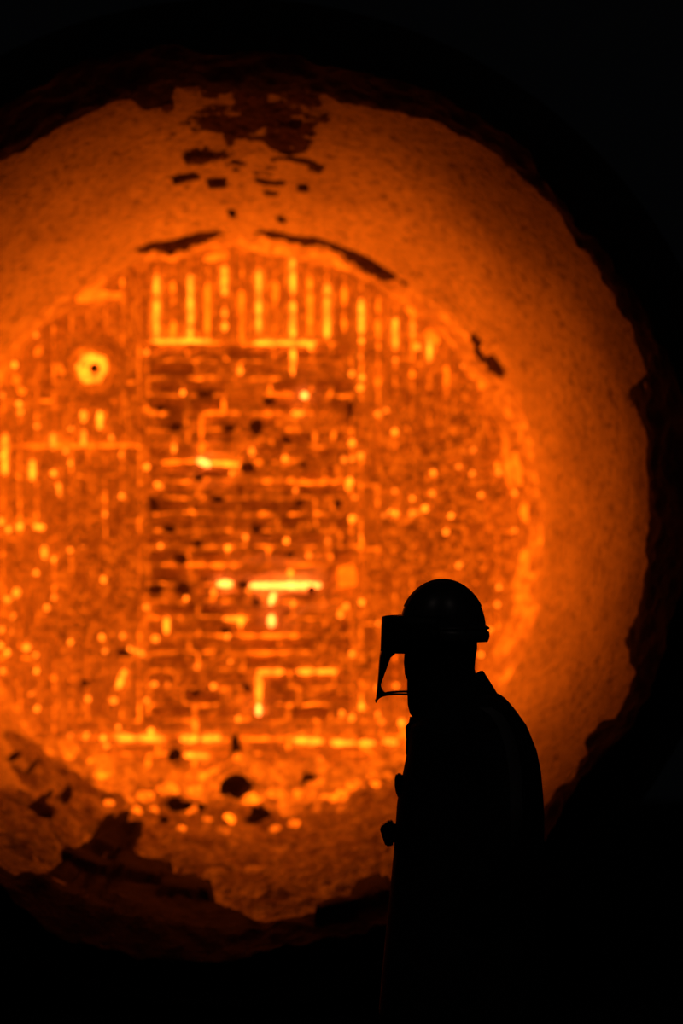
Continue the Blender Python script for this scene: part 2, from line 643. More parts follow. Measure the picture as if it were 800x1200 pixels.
# upright bricks of the field round the pad, in columns 20 pixels wide
x = 183 - 20 * 12
cols = []
while x < 285 + 342:
    cols.append(x)
    x += 20
vjoints = []
for ci, x0 in enumerate(cols):
    x1 = x0 + 20
    lim = disc_y((x0 + x1) / 2, 350)
    if lim is None or x1 < -4:
        continue
    ya, yb = lim
    x0b, x1b = x0, x1
    over = x1 > PADX0 + 2 and x0 < PADX1 - 2
    part_ = None
    if over and x0 < PADX0 - 5:
        part_ = (x0, PADX0)
    if over and x1 > PADX1 + 5:
        part_ = (PADX1, x1)
    top_break = 402 if over else (400 + max(0, x0 - 400) * 0.33 if x0 > 400 else 458 + (12 if ci % 2 else -10))
    spans = []
    if over:
        spans.append((ya, 402))
    else:
        stop = yb if not (75 < x0 < 470) else min(yb, 845)
        cuts = [ya]
        y = top_break
        k = 0
        while y < stop - 30:
            if y > cuts[-1] + 25:
                cuts.append(y)
            y += 88 if (k + ci) % 2 else 74
            k += 1
        cuts.append(stop)
        spans += list(zip(cuts, cuts[1:]))
    if part_:
        for (ys, ye) in zip((402, 480, 566, 640, 722, 790), (480, 566, 640, 722, 790, 845)):
            if brick(part_[0], part_[1], ys, ye, M['brick'], gap=1.3, proud=random.uniform(0, 0.012), chip=0.8):
                nbrick += 1
    for (ys, ye) in spans:
        if ye - ys > 14 and brick(x0, x1, ys, ye, M['brick'], gap=1.3, proud=random.uniform(0, 0.012), chip=0.8):
            nbrick += 1
    vjoints.append((x0, spans))


# ---------------- bright seams in the joints
def seam(x0, y0, x1, y1, wpx=4.5, mat='seam', y_off=0.0, name='glowing_seam'):
    """an irregular bead of melt in a joint, from one pixel point to another at the bottom's depth"""
    if mat == 'seam' and wpx < 5:
        mat = 'seam_dim'
    a = Vector(w2(x0, y0))
    b_ = Vector(w2(x1, y1))
    dirv = b_ - a
    ln = max(dirv.length, 1e-4)
    u = dirv / ln
    v = Vector((-u.y, u.x))
    hw = wpx / 2 / S
    n_ = max(2, int(ln / 0.03))
    verts, faces = [], []
    K = 6
    for i in range(n_ + 1):
        t = i / n_
        p = a + dirv * t
        e = 0.55 if i in (0, n_) else 1.0
        rw = hw * e * random.uniform(0.75, 1.2)
        for k in range(K):
            ph = 2 * PI * k / K
            q = p + v * (rw * math.cos(ph))
            verts.append(L((q.x, Y1 - 0.004 + y_off + 0.018 * math.sin(ph), q.y)))
    for i in range(n_):
        for k in range(K):
            k2 = (k + 1) % K
            faces.append((i * K + k, i * K + k2, (i + 1) * K + k2, (i + 1) * K + k))
    faces.append(tuple(range(K)))
    faces.append(tuple(n_ * K + k for k in range(K))[::-1])
    return pymesh(name, verts, faces, M[mat], bottom, True)


for s in [(255, 684, 272, 684, 9), (293, 686, 376, 686, 7.5), (232, 539, 246, 545, 9), (353, 463, 360, 464, 8), (321, 694, 317, 708, 6), (318, 721, 318, 734, 8),
          (303, 826, 303, 838, 7)]:
    seam(*s, mat='seam_hot', y_off=-0.02)
for s in [(302, 787, 332, 787, 7), (348, 787, 368, 787, 8), (368, 787, 394, 787, 5), (303, 790, 303, 824, 6), (135, 863, 158, 865, 8), (160, 864, 192, 866, 7), (212, 866, 232, 866, 8),
          (236, 866, 258, 865, 7), (344, 867, 378, 869, 7), (388, 870, 416, 871, 7), (422, 870, 438, 871, 7), (118, 905, 146, 906, 9), (216, 885, 244, 886, 6), (262, 866, 336, 866, 4),
          (190, 542, 232, 540, 4), (246, 542, 290, 546, 5), (340, 567, 395, 565, 4), (178, 400, 246, 400, 5), (298, 402, 370, 402, 5), (195, 722, 195, 742, 7), (182, 745, 182, 752, 7),
          (204, 522, 204, 530, 6), (295, 525, 295, 533, 6), (355, 484, 342, 484, 6), (328, 484, 300, 486, 4), (262, 725, 288, 726, 5), (343, 410, 343, 440, 6), (418, 870, 440, 886, 3),
          (450, 868, 466, 870, 8), (375, 905, 375, 888, 6), (380, 925, 415, 922, 6), (372, 906, 408, 908, 5), (182, 566, 190, 572, 6), (186, 640, 190, 640, 6), (416, 582, 416, 584, 7), (416, 606, 416, 607, 6),
          (340, 668, 340, 676, 6), (276, 745, 350, 745, 4), (200, 661, 275, 663, 4), (290, 766, 340, 765, 3), (240, 484, 280, 484, 4), (310, 462, 344, 462, 4), (236, 486, 236, 535, 4)]:
    seam(*s)
TOPJ = [(183, 322, 345), (183, 350, 395), (203, 330, 356), (203, 376, 398), (223, 322, 380), (223, 384, 400), (243, 330, 392), (263, 312, 345), (263, 362, 372), (263, 378, 388), (283, 340, 400), (303, 315, 392),
        (323, 334, 356), (343, 304, 345), (343, 352, 396), (363, 322, 340), (363, 344, 390), (383, 332, 345), (383, 350, 396), (403, 338, 358), (403, 374, 384), (423, 350, 392), (443, 348, 366), (443, 372, 394), (443, 402, 410), (463, 374, 410),
        (483, 372, 380), (483, 388, 414), (503, 392, 424), (443, 425, 452), (463, 420, 424), (483, 436, 442), (523, 430, 460)]
for (x, ya, yb) in TOPJ:
    seam(x, ya, x, yb, 5.0 if (int(x) // 20) % 2 else 4.6)
for s in [(6, 508, 6, 556, 5), (38, 540, 38, 562, 6), (62, 508, 62, 526, 5), (98, 482, 98, 494, 9), (98, 505, 98, 522, 7), (117, 482, 117, 502, 7), (30, 523, 160, 522, 3), (68, 568, 70, 580, 5),
          (52, 640, 52, 655, 5), (20, 690, 19, 700, 7), (31, 755, 31, 762, 8), (8, 620, 12, 621, 8), (20, 616, 26, 618, 8), (42, 618, 52, 618, 7), (133, 818, 133, 824, 9), (146, 786, 138, 806, 7), (82, 862, 84, 862, 9), (100, 862, 102, 863, 9),
          (37, 812, 38, 813, 9), (180, 800, 181, 804, 9), (196, 803, 197, 803, 8), (227, 845, 228, 846, 9), (160, 762, 160, 764, 8), (15, 722, 16, 723, 9), (14, 740, 15, 740, 8), (5, 702, 12, 703, 8), (98, 640, 98, 642, 7),
          (537, 545, 537, 552, 7), (552, 520, 553, 530, 7), (553, 552, 553, 560, 6), (536, 590, 537, 596, 6), (538, 648, 537, 665, 7), (480, 600, 486, 601, 6), (452, 480, 453, 482, 5)]:
    seam(*s)

# thick bright runs of slag on the collar
for s_ in [(604, 512, 608, 568, 11), (612, 590, 615, 612, 9), (617, 650, 610, 690, 9), (596, 470, 600, 490, 9), (500, 388, 512, 404, 12), (92, 352, 132, 346, 10), (128, 350, 146, 346, 8), (24, 455, 30, 462, 10), (44, 418, 50, 408, 8),
           (240, 306, 268, 300, 8), (476, 362, 486, 372, 9), (70, 428, 76, 440, 7), (20, 442, 22, 452, 8)]:
    seam(*s_, mat='bright_block', y_off=-0.13, name='slag_run')

# specks of melt in many joints, too small to pick out one by one
vsk, fsk = [], []


def speck(px, py, r_px, y=None):
    x, z = w2(px, py)
    r = r_px / S
    base = len(vsk)
    yy = Y1 - 0.012 if y is None else y
    K = 6
    vsk.append(L((x, yy - r * 0.8, z)))
    for k in range(K):
        ph = 2 * PI * k / K
        vsk.append(L((x + r * math.cos(ph), yy, z + r * math.sin(ph) * 1.2)))
    vsk.append(L((x, yy + 0.03, z)))
    for k in range(K):
        k2 = (k + 1) % K
        fsk.append((base, base + 1 + k2, base + 1 + k))
        fsk.append((base + K + 1, base + 1 + k, base + 1 + k2))


rs = random.Random(3)
for (y0, y1, xs) in pad_rows:
    for xx in xs:
        if rs.random() < 0.26:
            speck(xx, rs.uniform(y0, y1), rs.uniform(2.0, 3.4))
for (x0, spans) in vjoints:
    for (ys, ye) in spans:
        for _ in range(3):
            if rs.random() < 0.28 and 300 < ys < 900:
                speck(x0 + rs.uniform(-1, 1), rs.uniform(ys + 5, ye - 5), rs.uniform(1.8, 3.2), Y1 - 0.03)
for _ in range(36):
    a = rs.uniform(0, 2 * PI)
    rr = 342 * math.sqrt(rs.random()) * 0.98
    px, py = 285 + rr * math.cos(a), 625 + rr * math.sin(a)
    if px > 0 and (py > 690 or px > 430 or px < 150):
        speck(px, py, rs.uniform(1.6, 3.4), Y1 - 0.06)
sp = pymesh('melt_specks', vsk, fsk, M['seam'], bottom, True)
tag(sp, kind='stuff')

# ---------------- rough slag that still clings to the bottom in places
BL = [(505, 540, 75, 110, 0.75), (560, 650, 45, 90, 0.6), (470, 640, 50, 70, 0.5), (110, 640, 70, 80, 0.55), (90, 760, 80, 80, 0.6), (30, 560, 50, 60, 0.3), (430, 790, 60, 60, 0.55),
      (60, 440, 45, 40, 0.35), (150, 440, 40, 40, 0.25), (300, 440, 80, 22, 0.3), (390, 520, 40, 40, 0.3), (240, 580, 60, 40, 0.2), (340, 620, 60, 40, 0.2), (230, 790, 60, 50, 0.3), (300, 520, 40, 40, 0.3), (360, 720, 50, 50, 0.3), (560, 480, 30, 50, 0.5)]


def cover(px, py):
    s = -0.52
    for (cx, cy, sx, sy, wgt) in BL:
        s += wgt * math.exp(-((px - cx) / sx) ** 2 - ((py - cy) / sy) ** 2)
    return s + 0.55 * fbm((px / 38.0, py / 38.0, 4.0), 4)


GX = [-60 + i * 2.6 for i in range(268)]
GY = [284 + i * 2.6 for i in range(262)]
CV = {}
for px in GX:
    for py in GY:
        rr = math.hypot(px - 285, py - 625)
        CV[px, py] = cover(px, py) if rr < 340 else -1


def skin_pt(px, py):
    x, z = w2(px, py)
    cvv = CV[px, py]
    h = -0.03 + 0.13 * sstep(-0.05, 0.35, cvv) * (0.55 + 0.5 * fbm((px / 14.0, py / 14.0, 1.0), 3)) + 0.02 * fbm((px / 6.0, py / 6.0, 2.0), 2)
    return L((x, Y1 - h, z))


sk = grid_surface('slag_skin', GX, GY, skin_pt, M['skin'], bottom, keep=lambda u, v: CV[u, v] > 0)
tag(sk, 'rough glowing slag clinging over the bricks', kind='stuff')
# small cold scabs on the impact pad
SCAB = [(290, 548, 9, 8), (205, 500, 8, 6), (268, 502, 7, 5), (315, 470, 8, 5), (212, 655, 8, 7), (180, 590, 5, 9), (255, 585, 7, 5), (300, 620, 6, 5), (182, 690, 9, 6), (232, 636, 6, 5), (355, 545, 6, 4),
        (410, 480, 4, 10), (265, 740, 8, 4), (340, 650, 5, 5), (215, 690, 9, 8), (300, 705, 6, 4), (188, 478, 6, 5), (240, 462, 12, 4), (300, 500, 9, 9), (285, 685, 6, 6), (146, 765, 8, 5), (230, 812, 6, 5), (290, 806, 6, 4),
        (335, 515, 6, 5), (395, 590, 5, 6), (350, 590, 6, 4), (232, 560, 6, 5), (100, 800, 5, 4), (198, 620, 7, 5), (365, 690, 5, 5)]
for i, (x, y, rx, rz) in enumerate(SCAB):
    bm_ = bmesh.new()
    bmesh.ops.create_icosphere(bm_, subdivisions=2, radius=1.0)
    for v in bm_.verts:
        k = 1 + 0.5 * noise.noise(v.co * 1.5 + Vector((i * 7.3, 2.0, 0)))
        v.co = Vector((v.co.x * rx / S * k, v.co.y * 0.035, v.co.z * rz / S * k))
    o = bmobj('slag_scab', bm_, M['splash'], bottom, True)
    xx, zz = w2(x, y)
    o.location = L((xx, Y1 - 0.03, zz))


# ---------------- nozzle block with its bright ring
nzx, nzz = w2(108, 432)


def lathe_y(name, prof_, mat, parent, cx, cz, N=40, jit=0.0):
    verts, faces = [], []
    for i in range(N):
        a = 2 * PI * i / N
        for (r, y) in prof_:
            rr = r * (1 + jit * noise.noise(Vector((math.cos(a) * 2, math.sin(a) * 2, r * 9))))
            verts.append(L((cx + rr * math.cos(a), Y1 + y, cz + rr * math.sin(a))))
    k_ = len(prof_)
    for i in range(N):
        i2 = (i + 1) % N
        for j in range(k_ - 1):
            faces.append((i * k_ + j, i2 * k_ + j, i2 * k_ + j + 1, i * k_ + j + 1))
    return pymesh(name, verts, faces, mat, parent, True)


px_ = 1 / S
lathe_y('nozzle_block', [(46 * px_, 0.02), (44 * px_, -0.07), (30 * px_, -0.08), (26 * px_, -0.02), (26 * px_, 0.05)], M['brick'], bottom, nzx, nzz, jit=0.25)
ring = lathe_y('nozzle_ring', [(26 * px_, 0.02), (25 * px_, -0.05), (21 * px_, -0.075), (17 * px_, -0.05), (12 * px_, 0.02)], M['collar'], bottom, nzx, nzz, jit=0.2)
well = lathe_y('nozzle_well', [(17 * px_, -0.03), (15 * px_, -0.07), (9 * px_, -0.075), (6 * px_, -0.03), (5 * px_, 0.02)], M['seam'], bottom, nzx, nzz, jit=0.2)
tag(well, 'bright yellow nozzle well')
lathe_y('nozzle_bore', [(6.5 * px_, -0.058), (5.2 * px_, -0.07), (3.5 * px_, -0.06), (0.01 * px_, -0.045)], M['dark_slag'], bottom, nzx + 4 * px_, nzz, N=16)
# a block that stands proud and glows on its own beside the pad
bb = brick(396, 417, 664, 688, M['bright_block'], gap=0.5, proud=0.1)
tag(bb, 'square bright block standing proud of the bottom')


# ---------------- ragged bright slag collar where bottom and wall meet
def collar_pt(a, t):
    q = Vector((math.cos(a) * 1.5, math.sin(a) * 1.5, 11.0))
    wide = 13 + 8 * math.cos(a - 0.1) + 9 * max(0.0, -math.sin(a)) + 14 * fbm(q * 2.6, 5)
    wide = max(4.0, wide) / S
    d = DEPTH - 0.30 * (1 - t)
    r = rad(d) + 0.015 - (wide + 0.015) * (t ** 2.2)
    c = axis(d)
    k = 0.03 * fbm((q.x * 7, q.y * 7, t * 2.5), 3)
    y = c.y - (0.05 * (1 - t) + 0.06 * t) + k
    if t >= 1:
        y = Y1 + 0.05
    return L((c.x + (r + k * 0.5) * math.cos(a), y, c.z + (r + k * 0.5) * math.sin(a)))


ucol = [2 * PI * i / 420 for i in range(420)]
co = grid_surface('slag_collar', ucol, [j / 9 for j in range(10)] + [1.001], collar_pt, M['collar'], ladle, closed=True)
tag(co, 'ragged bright slag collar round the brick bottom')


# ---------------- dark lips of slag that hang over the upper edge of the bottom
def lip(x0, x1, rin, rout, seed, d0=4.05, d1=4.2):
    """crescent between two pixel columns, rin/rout: how far (pixels) it reaches in from / out to the wall"""
    N = 26
    verts, faces = [], []
    for i in range(N + 1):
        t = i / N
        px = x0 + (x1 - x0) * t
        lim = 625 - math.sqrt(max(1, 348 ** 2 - (px - 285) ** 2))
        a, _d = math.atan2(625 - lim, px - 285), 0
        taper = math.sin(PI * min(1, max(0, t))) ** 1.1
        wob = 1 + 0.9 * noise.noise(Vector((t * 7, seed, 0))) + 0.4 * noise.noise(Vector((t * 19, seed, 4)))
        inn = (rin * taper * wob + 1) / S
        for (d, off) in ((d0, -0.03), (d0, inn * 0.8), ((d0 + d1) / 2 - 0.02, inn), (d1, inn * 0.9), (d1, -0.03)):
            verts.append(L(wall_pt(a, d, off)))
    for i in range(N):
        for j in range(4):
            faces.append((i * 5 + j, i * 5 + j + 1, (i + 1) * 5 + j + 1, (i + 1) * 5 + j))
    return pymesh('slag_lip', verts, faces, M['splash'], ladle, False)


lip(160, 264, 15, 0, 1.0)
lip(296, 396, 8, 0, 2.0)
lip(376, 494, 14, 0, 3.0)
lip(548, 584, 9, 0, 4.0)
for i, (x, y, ww, hh) in enumerate([(206, 294, 24, 7), (228, 287, 18, 6), (310, 281, 34, 7), (460, 336, 34, 8), (340, 287, 20, 5), (576, 405, 16, 9), (440, 322, 20, 6)]):
    flake(x, y, ww, hh, i + 80.0, mat='collar', th=0.035)


# ---------------- slag bed on the lower wall with a mound against the bottom
def mound(px):
    m_ = 1.25 * math.exp(-((px - 285) / 60.0) ** 2) + 0.75 * math.exp(-((px - 180) / 70.0) ** 2) + 0.7 * math.exp(-((px - 390) / 60.0) ** 2)
    return m_


def bed_off(a, d):
    c = axis(d)
    px = 400 + (c.x + rad(d) * math.cos(a)) * FPX / c.y
    lo_ = 0.66 - 0.08 * sstep(2.6, 4.2, d)
    side = sstep(lo_, lo_ + 0.16, -math.sin(a) + 0.12 * noise.noise(Vector((d * 1.5, math.cos(a) * 3, 0))))
    q = Vector((math.cos(a) * 1.6, math.sin(a) * 1.6, d))
    h = (0.06 + 0.06 * fbm(q * 2.2, 4) + 0.045 * fbm(q * 8, 4)) * side
    up = sstep(3.3, 4.45, d) ** 1.6
    h += mound(px) * up * 0.2 * (0.8 + 0.5 * fbm(q * 5, 3)) * side
    e_ = EBF(a)
    grow = sstep(e_ - 0.15, e_ + 0.5, d)
    h = h * grow - 0.06 * (1 - grow) - 0.09 * (1 - side)
    return h


def EBF(a):
    return EB[uc[int(round((a % (2 * PI)) / (2 * PI) * NAC)) % NAC]]


ub = [PI + 0.30 + (PI - 0.60) * i / 420 for i in range(421)]
db = [0.25 + (DEPTH - 0.22) * j / 170 for j in range(171)]
bed = grid_surface('slag_bed', ub, db, lambda a, d: L(wall_pt(a, d, bed_off(a, d))), M['bed'], ladle)
tag(bed, 'rough dim slag bed along the lower wall')


# hot heap against the foot of the bottom, ragged at its front
def heap_off(a, d):
    q = Vector((math.cos(a) * 1.6, math.sin(a) * 1.6, d))
    front = 3.86 + 0.2 * fbm(q * 2.5 + Vector((5, 5, 0)), 3)
    k = sstep(front, front + 0.25, d) * sstep(0.62, 0.8, -math.sin(a))
    return bed_off(a, d) + k * (0.045 + 0.05 * fbm(q * 9 + Vector((1, 2, 3)), 4)) - 0.05 * (1 - k)


uh = [PI + 0.6 + (PI - 1.2) * i / 300 for i in range(301)]
dh = [3.6 + (DEPTH - 3.58) * j / 60 for j in range(61)]
heap = grid_surface('slag_heap', uh, dh, lambda a, d: L(wall_pt(a, d, heap_off(a, d))), M['heap'], ladle)
tag(heap, 'hot rubble heap at the foot of the bricks')

# black tongue of cold slag that reaches in over the lower lining, and smaller black spots beside it
for i, (x, y, ww, hh) in enumerate([(128, 996, 50, 40), (165, 1030, 64, 30), (215, 1052, 80, 26), (96, 1022, 60, 14), (40, 966, 30, 5), (66, 953, 12, 4), (12, 892, 9, 5), (45, 950, 6, 5), (28, 910, 6, 4), (440, 1058, 50, 26), (400, 1078, 60, 16)]):
    flake(x, y, ww, hh, i + 50.0, mat='dark_slag' if ww > 35 else 'splash', th=0.05 if ww > 35 else 0.012, extra=lambda a, d: max(0.0, bed_off(a, d)) + 0.02)



# ---------------- lumps lying on the bed
def bed_hit(px, py):
    """where the line of sight of a pixel meets the slag bed (or the foot of the bottom)"""
    Y = 20.0
    while Y < Y1 - 0.05:
        p = at(px, py, Y)
        d = Y - Y0
        c = axis(d)
        a = math.atan2(p.z - c.z, p.x - c.x)
        r = math.hypot(p.x - c.x, p.z - c.z)
        off_ = bed_off(a % (2 * PI), d)
        if d > 3.6:
            off_ = max(off_, heap_off(a % (2 * PI), d))
        if r > rad(d) - off_:
            return p
        Y += 0.01
    return at(px, py, Y1 - 0.07)


def rock(name, p, rx, rz, mat, seed, ang=True):
    bm_ = bmesh.new()
    bmesh.ops.create_icosphere(bm_, subdivisions=2, radius=1.0)
    for v in bm_.verts:
        k = 1 + 0.75 * noise.noise(v.co * 1.3 + Vector((seed * 7.3, seed * 1.7, 0))) + 0.18 * noise.noise(v.co * 3.5 + Vector((seed, 0, 9)))
        k = max(0.45, k)
        v.co = Vector((v.co.x * rx * k, v.co.y * rx * k * 0.8, v.co.z * rz * k))
    o = bmobj(name, bm_, mat, None, not ang)
    o.location = p
    o.rotation_euler = (0, 0.4 * noise.noise(Vector((seed, 3, 3))), seed)
    return o


DARK = [(205, 884, 10, 8, 'small dark slag lump apart from the heap, against the bright joints'),
        (276, 874, 7, 13, 'narrow upright dark slag lump on the crest of the rubble heap'),
        (277, 921, 20, 14, 'broad dark slag lump in the middle of the rubble heap'),
        (303, 959, 18, 18, 'largest dark slag lump at the foot of the rubble heap'),
        (361, 914, 10, 9, 'lone dark slag lump nearest the worker on the slag heap'),
        (208, 944, 14, 9, 'flat dark slag lump among embers below the small apart lump'),
        (192, 962, 7, 6, 'tiny dark slag lump low on the flank of the heap'),
        (236, 946, 6, 5, 'tiny dark slag lump between flat lump and largest lump')]
for i, (x, y, rx, rz, lab) in enumerate(DARK):
    p = bed_hit(x, y)
    s = p.y / FPX
    o = rock('slag_lump', p - Vector((0, rx * s * 0.4, 0)), rx * s, rz * s, M['dark_slag'], i + 1.0)
    tag(o, lab, 'slag lump', 'dark lumps on the rubble heap')
EMB = [(256, 926, 8, 6), (296, 936, 10, 6), (268, 962, 8, 8), (262, 974, 10, 5), (332, 948, 8, 9), (322, 972, 7, 6), (344, 966, 8, 6), (180, 950, 6, 5), (212, 972, 6, 5), (252, 906, 8, 6),
       (278, 888, 7, 5), (140, 925, 9, 6), (152, 938, 10, 6), (170, 932, 12, 6), (195, 925, 13, 7), (230, 928, 12, 7), (240, 910, 8, 5), (118, 908, 10, 6), (96, 888, 10, 6), (82, 884, 8, 6),
       (364, 928, 9, 7), (385, 936, 10, 6), (402, 932, 11, 6), (418, 922, 10, 6), (350, 930, 7, 5), (436, 905, 9, 6), (225, 950, 7, 6), (243, 962, 5, 5), (304, 912, 8, 5), (372, 948, 7, 5), (110, 892, 8, 5), (160, 950, 7, 5),
       (400, 948, 6, 5), (316, 930, 6, 5), (128, 942, 6, 4), (440, 920, 7, 5)]
for i, (x, y, rx, rz) in enumerate(EMB):
    p = bed_hit(x, y)
    s = p.y / FPX
    o = rock('glowing_lump', p - Vector((0, rx * s * 0.3, 0)), rx * s, rz * s, M['hot_lump'], i + 30.0, False)
    if x < 204:
        tag(o, 'bright orange glowing slag lump on the heap flank farthest from the worker', 'slag lump', 'glowing lumps on the far flank of the heap')
    elif x < 330:
        tag(o, 'bright orange glowing slag lump among the dark lumps mid heap', 'slag lump', 'glowing lumps among the dark lumps')
    else:
        tag(o, 'bright orange glowing slag lump on the heap flank nearest the worker', 'slag lump', 'glowing lumps on the near flank of the heap')

# ------------------------------------------------------------------ cradle under the ladle
for i, d in enumerate((0.9, 3.9)):
    c = axis(d)
    ro = 2.0 - (2.0 - 1.82) * d / 4.95 + 0.02
    bm = bmesh.new()
    N = 24
    front = []
    for k in range(N + 1):
        a = -PI / 2 + (-1 + 2 * k / N) * 0.75
        front.append((c.x + ro * math.cos(a), c.z + ro * math.sin(a)))
    xl = front[0][0] - 0.25
    xr = front[-1][0] + 0.25
    outline = [(xl, 0.0), (xl, front[0][1])] + front + [(xr, front[-1][1]), (xr, 0.0)]
    pts = []
    for k, (x, z) in enumerate(front):
        for y in (c.y - 0.15, c.y + 0.15):
            pts.append(bm.verts.new((x, y, max(z, 0.03))))
        for y in (c.y - 0.15, c.y + 0.15):
            xx = xl + (xr - xl) * k / N
            pts.append(bm.verts.new((xx, y, 0.0)))
    for k in range(N):
        a_, b_ = k * 4, (k + 1) * 4
        bm.faces.new((pts[a_], pts[b_], pts[b_ + 1], pts[a_ + 1]))
        bm.faces.new((pts[a_ + 2], pts[a_ + 3], pts[b_ + 3], pts[b_ + 2]))
        bm.faces.new((pts[a_], pts[a_ + 2], pts[b_ + 2], pts[b_]))
        bm.faces.new((pts[a_ + 1], pts[b_ + 1], pts[b_ + 3], pts[a_ + 3]))
    bm.faces.new((pts[0], pts[1], pts[3], pts[2]))
    e_ = N * 4
    bm.faces.new((pts[e_], pts[e_ + 2], pts[e_ + 3], pts[e_ + 1]))
    o = bmobj('ladle_cradle', bm, M['steel'])
    tag(o, 'dark steel cradle under the mouth end of the ladle' if i == 0 else 'dark steel cradle under the closed end of the ladle', 'cradle', 'cradles under the ladle')

# ------------------------------------------------------------------ the worker
PX0 = 535.0
PY_ = 15.0
SP = FPX / PY_
person = empty('person', ((PX0 - 400) / SP, PY_, 0.0))
tag(person, 'worker in helmet and face shield standing in profile, dark against the glow', 'person')


def pl(px, py, y=0.0):
    """person-local point of a pixel in the worker's own plane"""
    return Vector(((px - PX0) / SP, y, CAM_Z + (600.0 - py) / SP))


def capsule(bm_, p0, p1, r0, r1, seg=14):
    p0, p1 = Vector(p0), Vector(p1)
    ax = (p1 - p0)
    ln = ax.length
    if ln < 1e-6:
        ax = Vector((0, 0, 1))
    z = ax.normalized()
    x = z.orthogonal().normalized()
    y = z.cross(x)
    rings = []
    prof_ = [(-r0, 0.02 * r0)] + [(-r0 * math.cos(t), r0 * math.sin(t)) for t in (0.5, 1.05)] + [(0, r0), (ln, r1)] + [(ln + r1 * math.sin(t), r1 * math.cos(t)) for t in (0.52, 1.07)] + [(ln + r1, 0.02 * r1)]
    for (h, r) in prof_:
        rings.append([bm_.verts.new(p0 + z * h + (x * math.cos(2 * PI * k / seg) + y * math.sin(2 * PI * k / seg)) * r) for k in range(seg)])
    for q in range(len(rings) - 1):
        for k in range(seg):
            k2 = (k + 1) % seg
            bm_.faces.new((rings[q][k], rings[q][k2], rings[q + 1][k2], rings[q + 1][k]))
    bm_.faces.new(rings[0][::-1])
    bm_.faces.new(rings[-1])


def loft(bm_, sections, seg=40, power=2.4, cap=True):
    """sections: (front x, back x, z front, z back, half width, y centre)"""
    rings = []
    for (xf, xb, zf, zb, hw, yc) in sections:
        ring_ = []
        for k in range(seg):
            a = 2 * PI * k / seg
            cx = math.copysign(abs(math.cos(a)) ** (2 / power), math.cos(a))
            cy = math.copysign(abs(math.sin(a)) ** (2 / power), math.sin(a))
            t = (1 - cx) / 2                       # 0 back, 1 front
            ring_.append(bm_.verts.new(((xf + xb) / 2 + (xb - xf) / 2 * cx, yc + hw * cy, zb + (zf - zb) * t)))
        rings.append(ring_)
    for q in range(len(rings) - 1):
        for k in range(seg):
            k2 = (k + 1) % seg
            bm_.faces.new((rings[q][k], rings[q][k2], rings[q + 1][k2], rings[q + 1][k]))
    if cap:
        bm_.faces.new(rings[0][::-1])
        bm_.faces.new(rings[-1])
    return rings


def ellipsoid(bm_, c, r, sub=3):
    g = bmesh.ops.create_icosphere(bm_, subdivisions=sub, radius=1.0)
    for v in g['verts']:
        v.co = Vector(c) + Vector((v.co.x * r[0], v.co.y * r[1], v.co.z * r[2]))


def fuse(name, bm_, voxel, mat, parent, smooth_it=6):
    """fuse overlapping volumes into one continuous surface"""
    me = bpy.data.meshes.new(name + '_raw')
    bmesh.ops.recalc_face_normals(bm_, faces=bm_.faces)
    bm_.to_mesh(me)
    bm_.free()
    tmp = bpy.data.objects.new(name + '_raw', me)
    C.objects.link(tmp)
    r = tmp.modifiers.new('fuse', 'REMESH')
    r.mode = 'VOXEL'
    r.voxel_size = voxel
    s_ = tmp.modifiers.new('smooth', 'SMOOTH')
    s_.iterations = smooth_it
    s_.factor = 0.5
    dg = bpy.context.evaluated_depsgraph_get()
    out = bpy.data.meshes.new_from_object(tmp.evaluated_get(dg))
    bpy.data.objects.remove(tmp)
    bpy.data.meshes.remove(me)
    out.name = name
    out.materials.clear()
    return link(name, out, mat, parent, True)


# --- pose points
HEADC = pl(517, 752)
arms = {}
for s in (-1, 1):
    sh_ = pl(566, 838, s * 0.20)
    el = pl(592, 942, s * 0.275)
    wr = pl(566, 1032, s * 0.27)
    arms[s] = (sh_, el, wr)
legs = {}
for s, dx in ((-1, -0.05), (1, 0.09)):
    hip = Vector((0.045, s * 0.09, 0.93))
    kn = Vector((0.03 + dx * 0.6, s * 0.11, 0.50))
    an = Vector((0.07 + dx, s * 0.115, 0.09))
    legs[s] = (hip, kn, an)


def hand(bm_, s, g=0.0):
    wr = arms[s][2]
    dwn = Vector((-0.14, 0, -1)).normalized()
    fwd = Vector((-1, 0, 0.14)).normalized()         # thumb side
    side = Vector((0, -s, 0))                         # palm faces the thigh
    # palm: four metacarpal rays side by side
    for k in range(4):
        o_ = fwd * (0.030 - 0.020 * k)
        capsule(bm_, wr + o_ * 0.6 - dwn * 0.01, wr + dwn * 0.085 + o_, 0.015 + g, 0.0125 + g, 10)
    lens = (0.040, 0.046, 0.043, 0.034)
    for k in range(4):
        p = wr + dwn * (0.09 - 0.004 * abs(k - 1)) + fwd * (0.031 - 0.021 * k)
        d1 = (dwn + side * 0.25).normalized()
        d2 = (dwn + side * 0.75).normalized()
        d3 = (dwn * 0.6 + side).normalized()
        q = p
        for dd, f, r in ((d1, 1.0, 0.0092), (d2, 0.68, 0.0085), (d3, 0.52, 0.0078)):
            q2 = q + dd * lens[k] * f
            capsule(bm_, q, q2, r + g, r * 0.93 + g, 8)
            q = q2
    t0 = wr + dwn * 0.02 + fwd * 0.028
    t1 = t0 + (dwn * 0.6 + fwd * 0.75 + side * 0.35).normalized() * 0.045
    t2 = t1 + (dwn * 0.9 + fwd * 0.3 + side * 0.4).normalized() * 0.034
    t3 = t2 + (dwn + side * 0.5).normalized() * 0.026
    capsule(bm_, t0, t1, 0.015 + g, 0.0115 + g, 8)
    capsule(bm_, t1, t2, 0.0112 + g, 0.010 + g, 8)
    capsule(bm_, t2, t3, 0.010 + g, 0.0088 + g, 8)


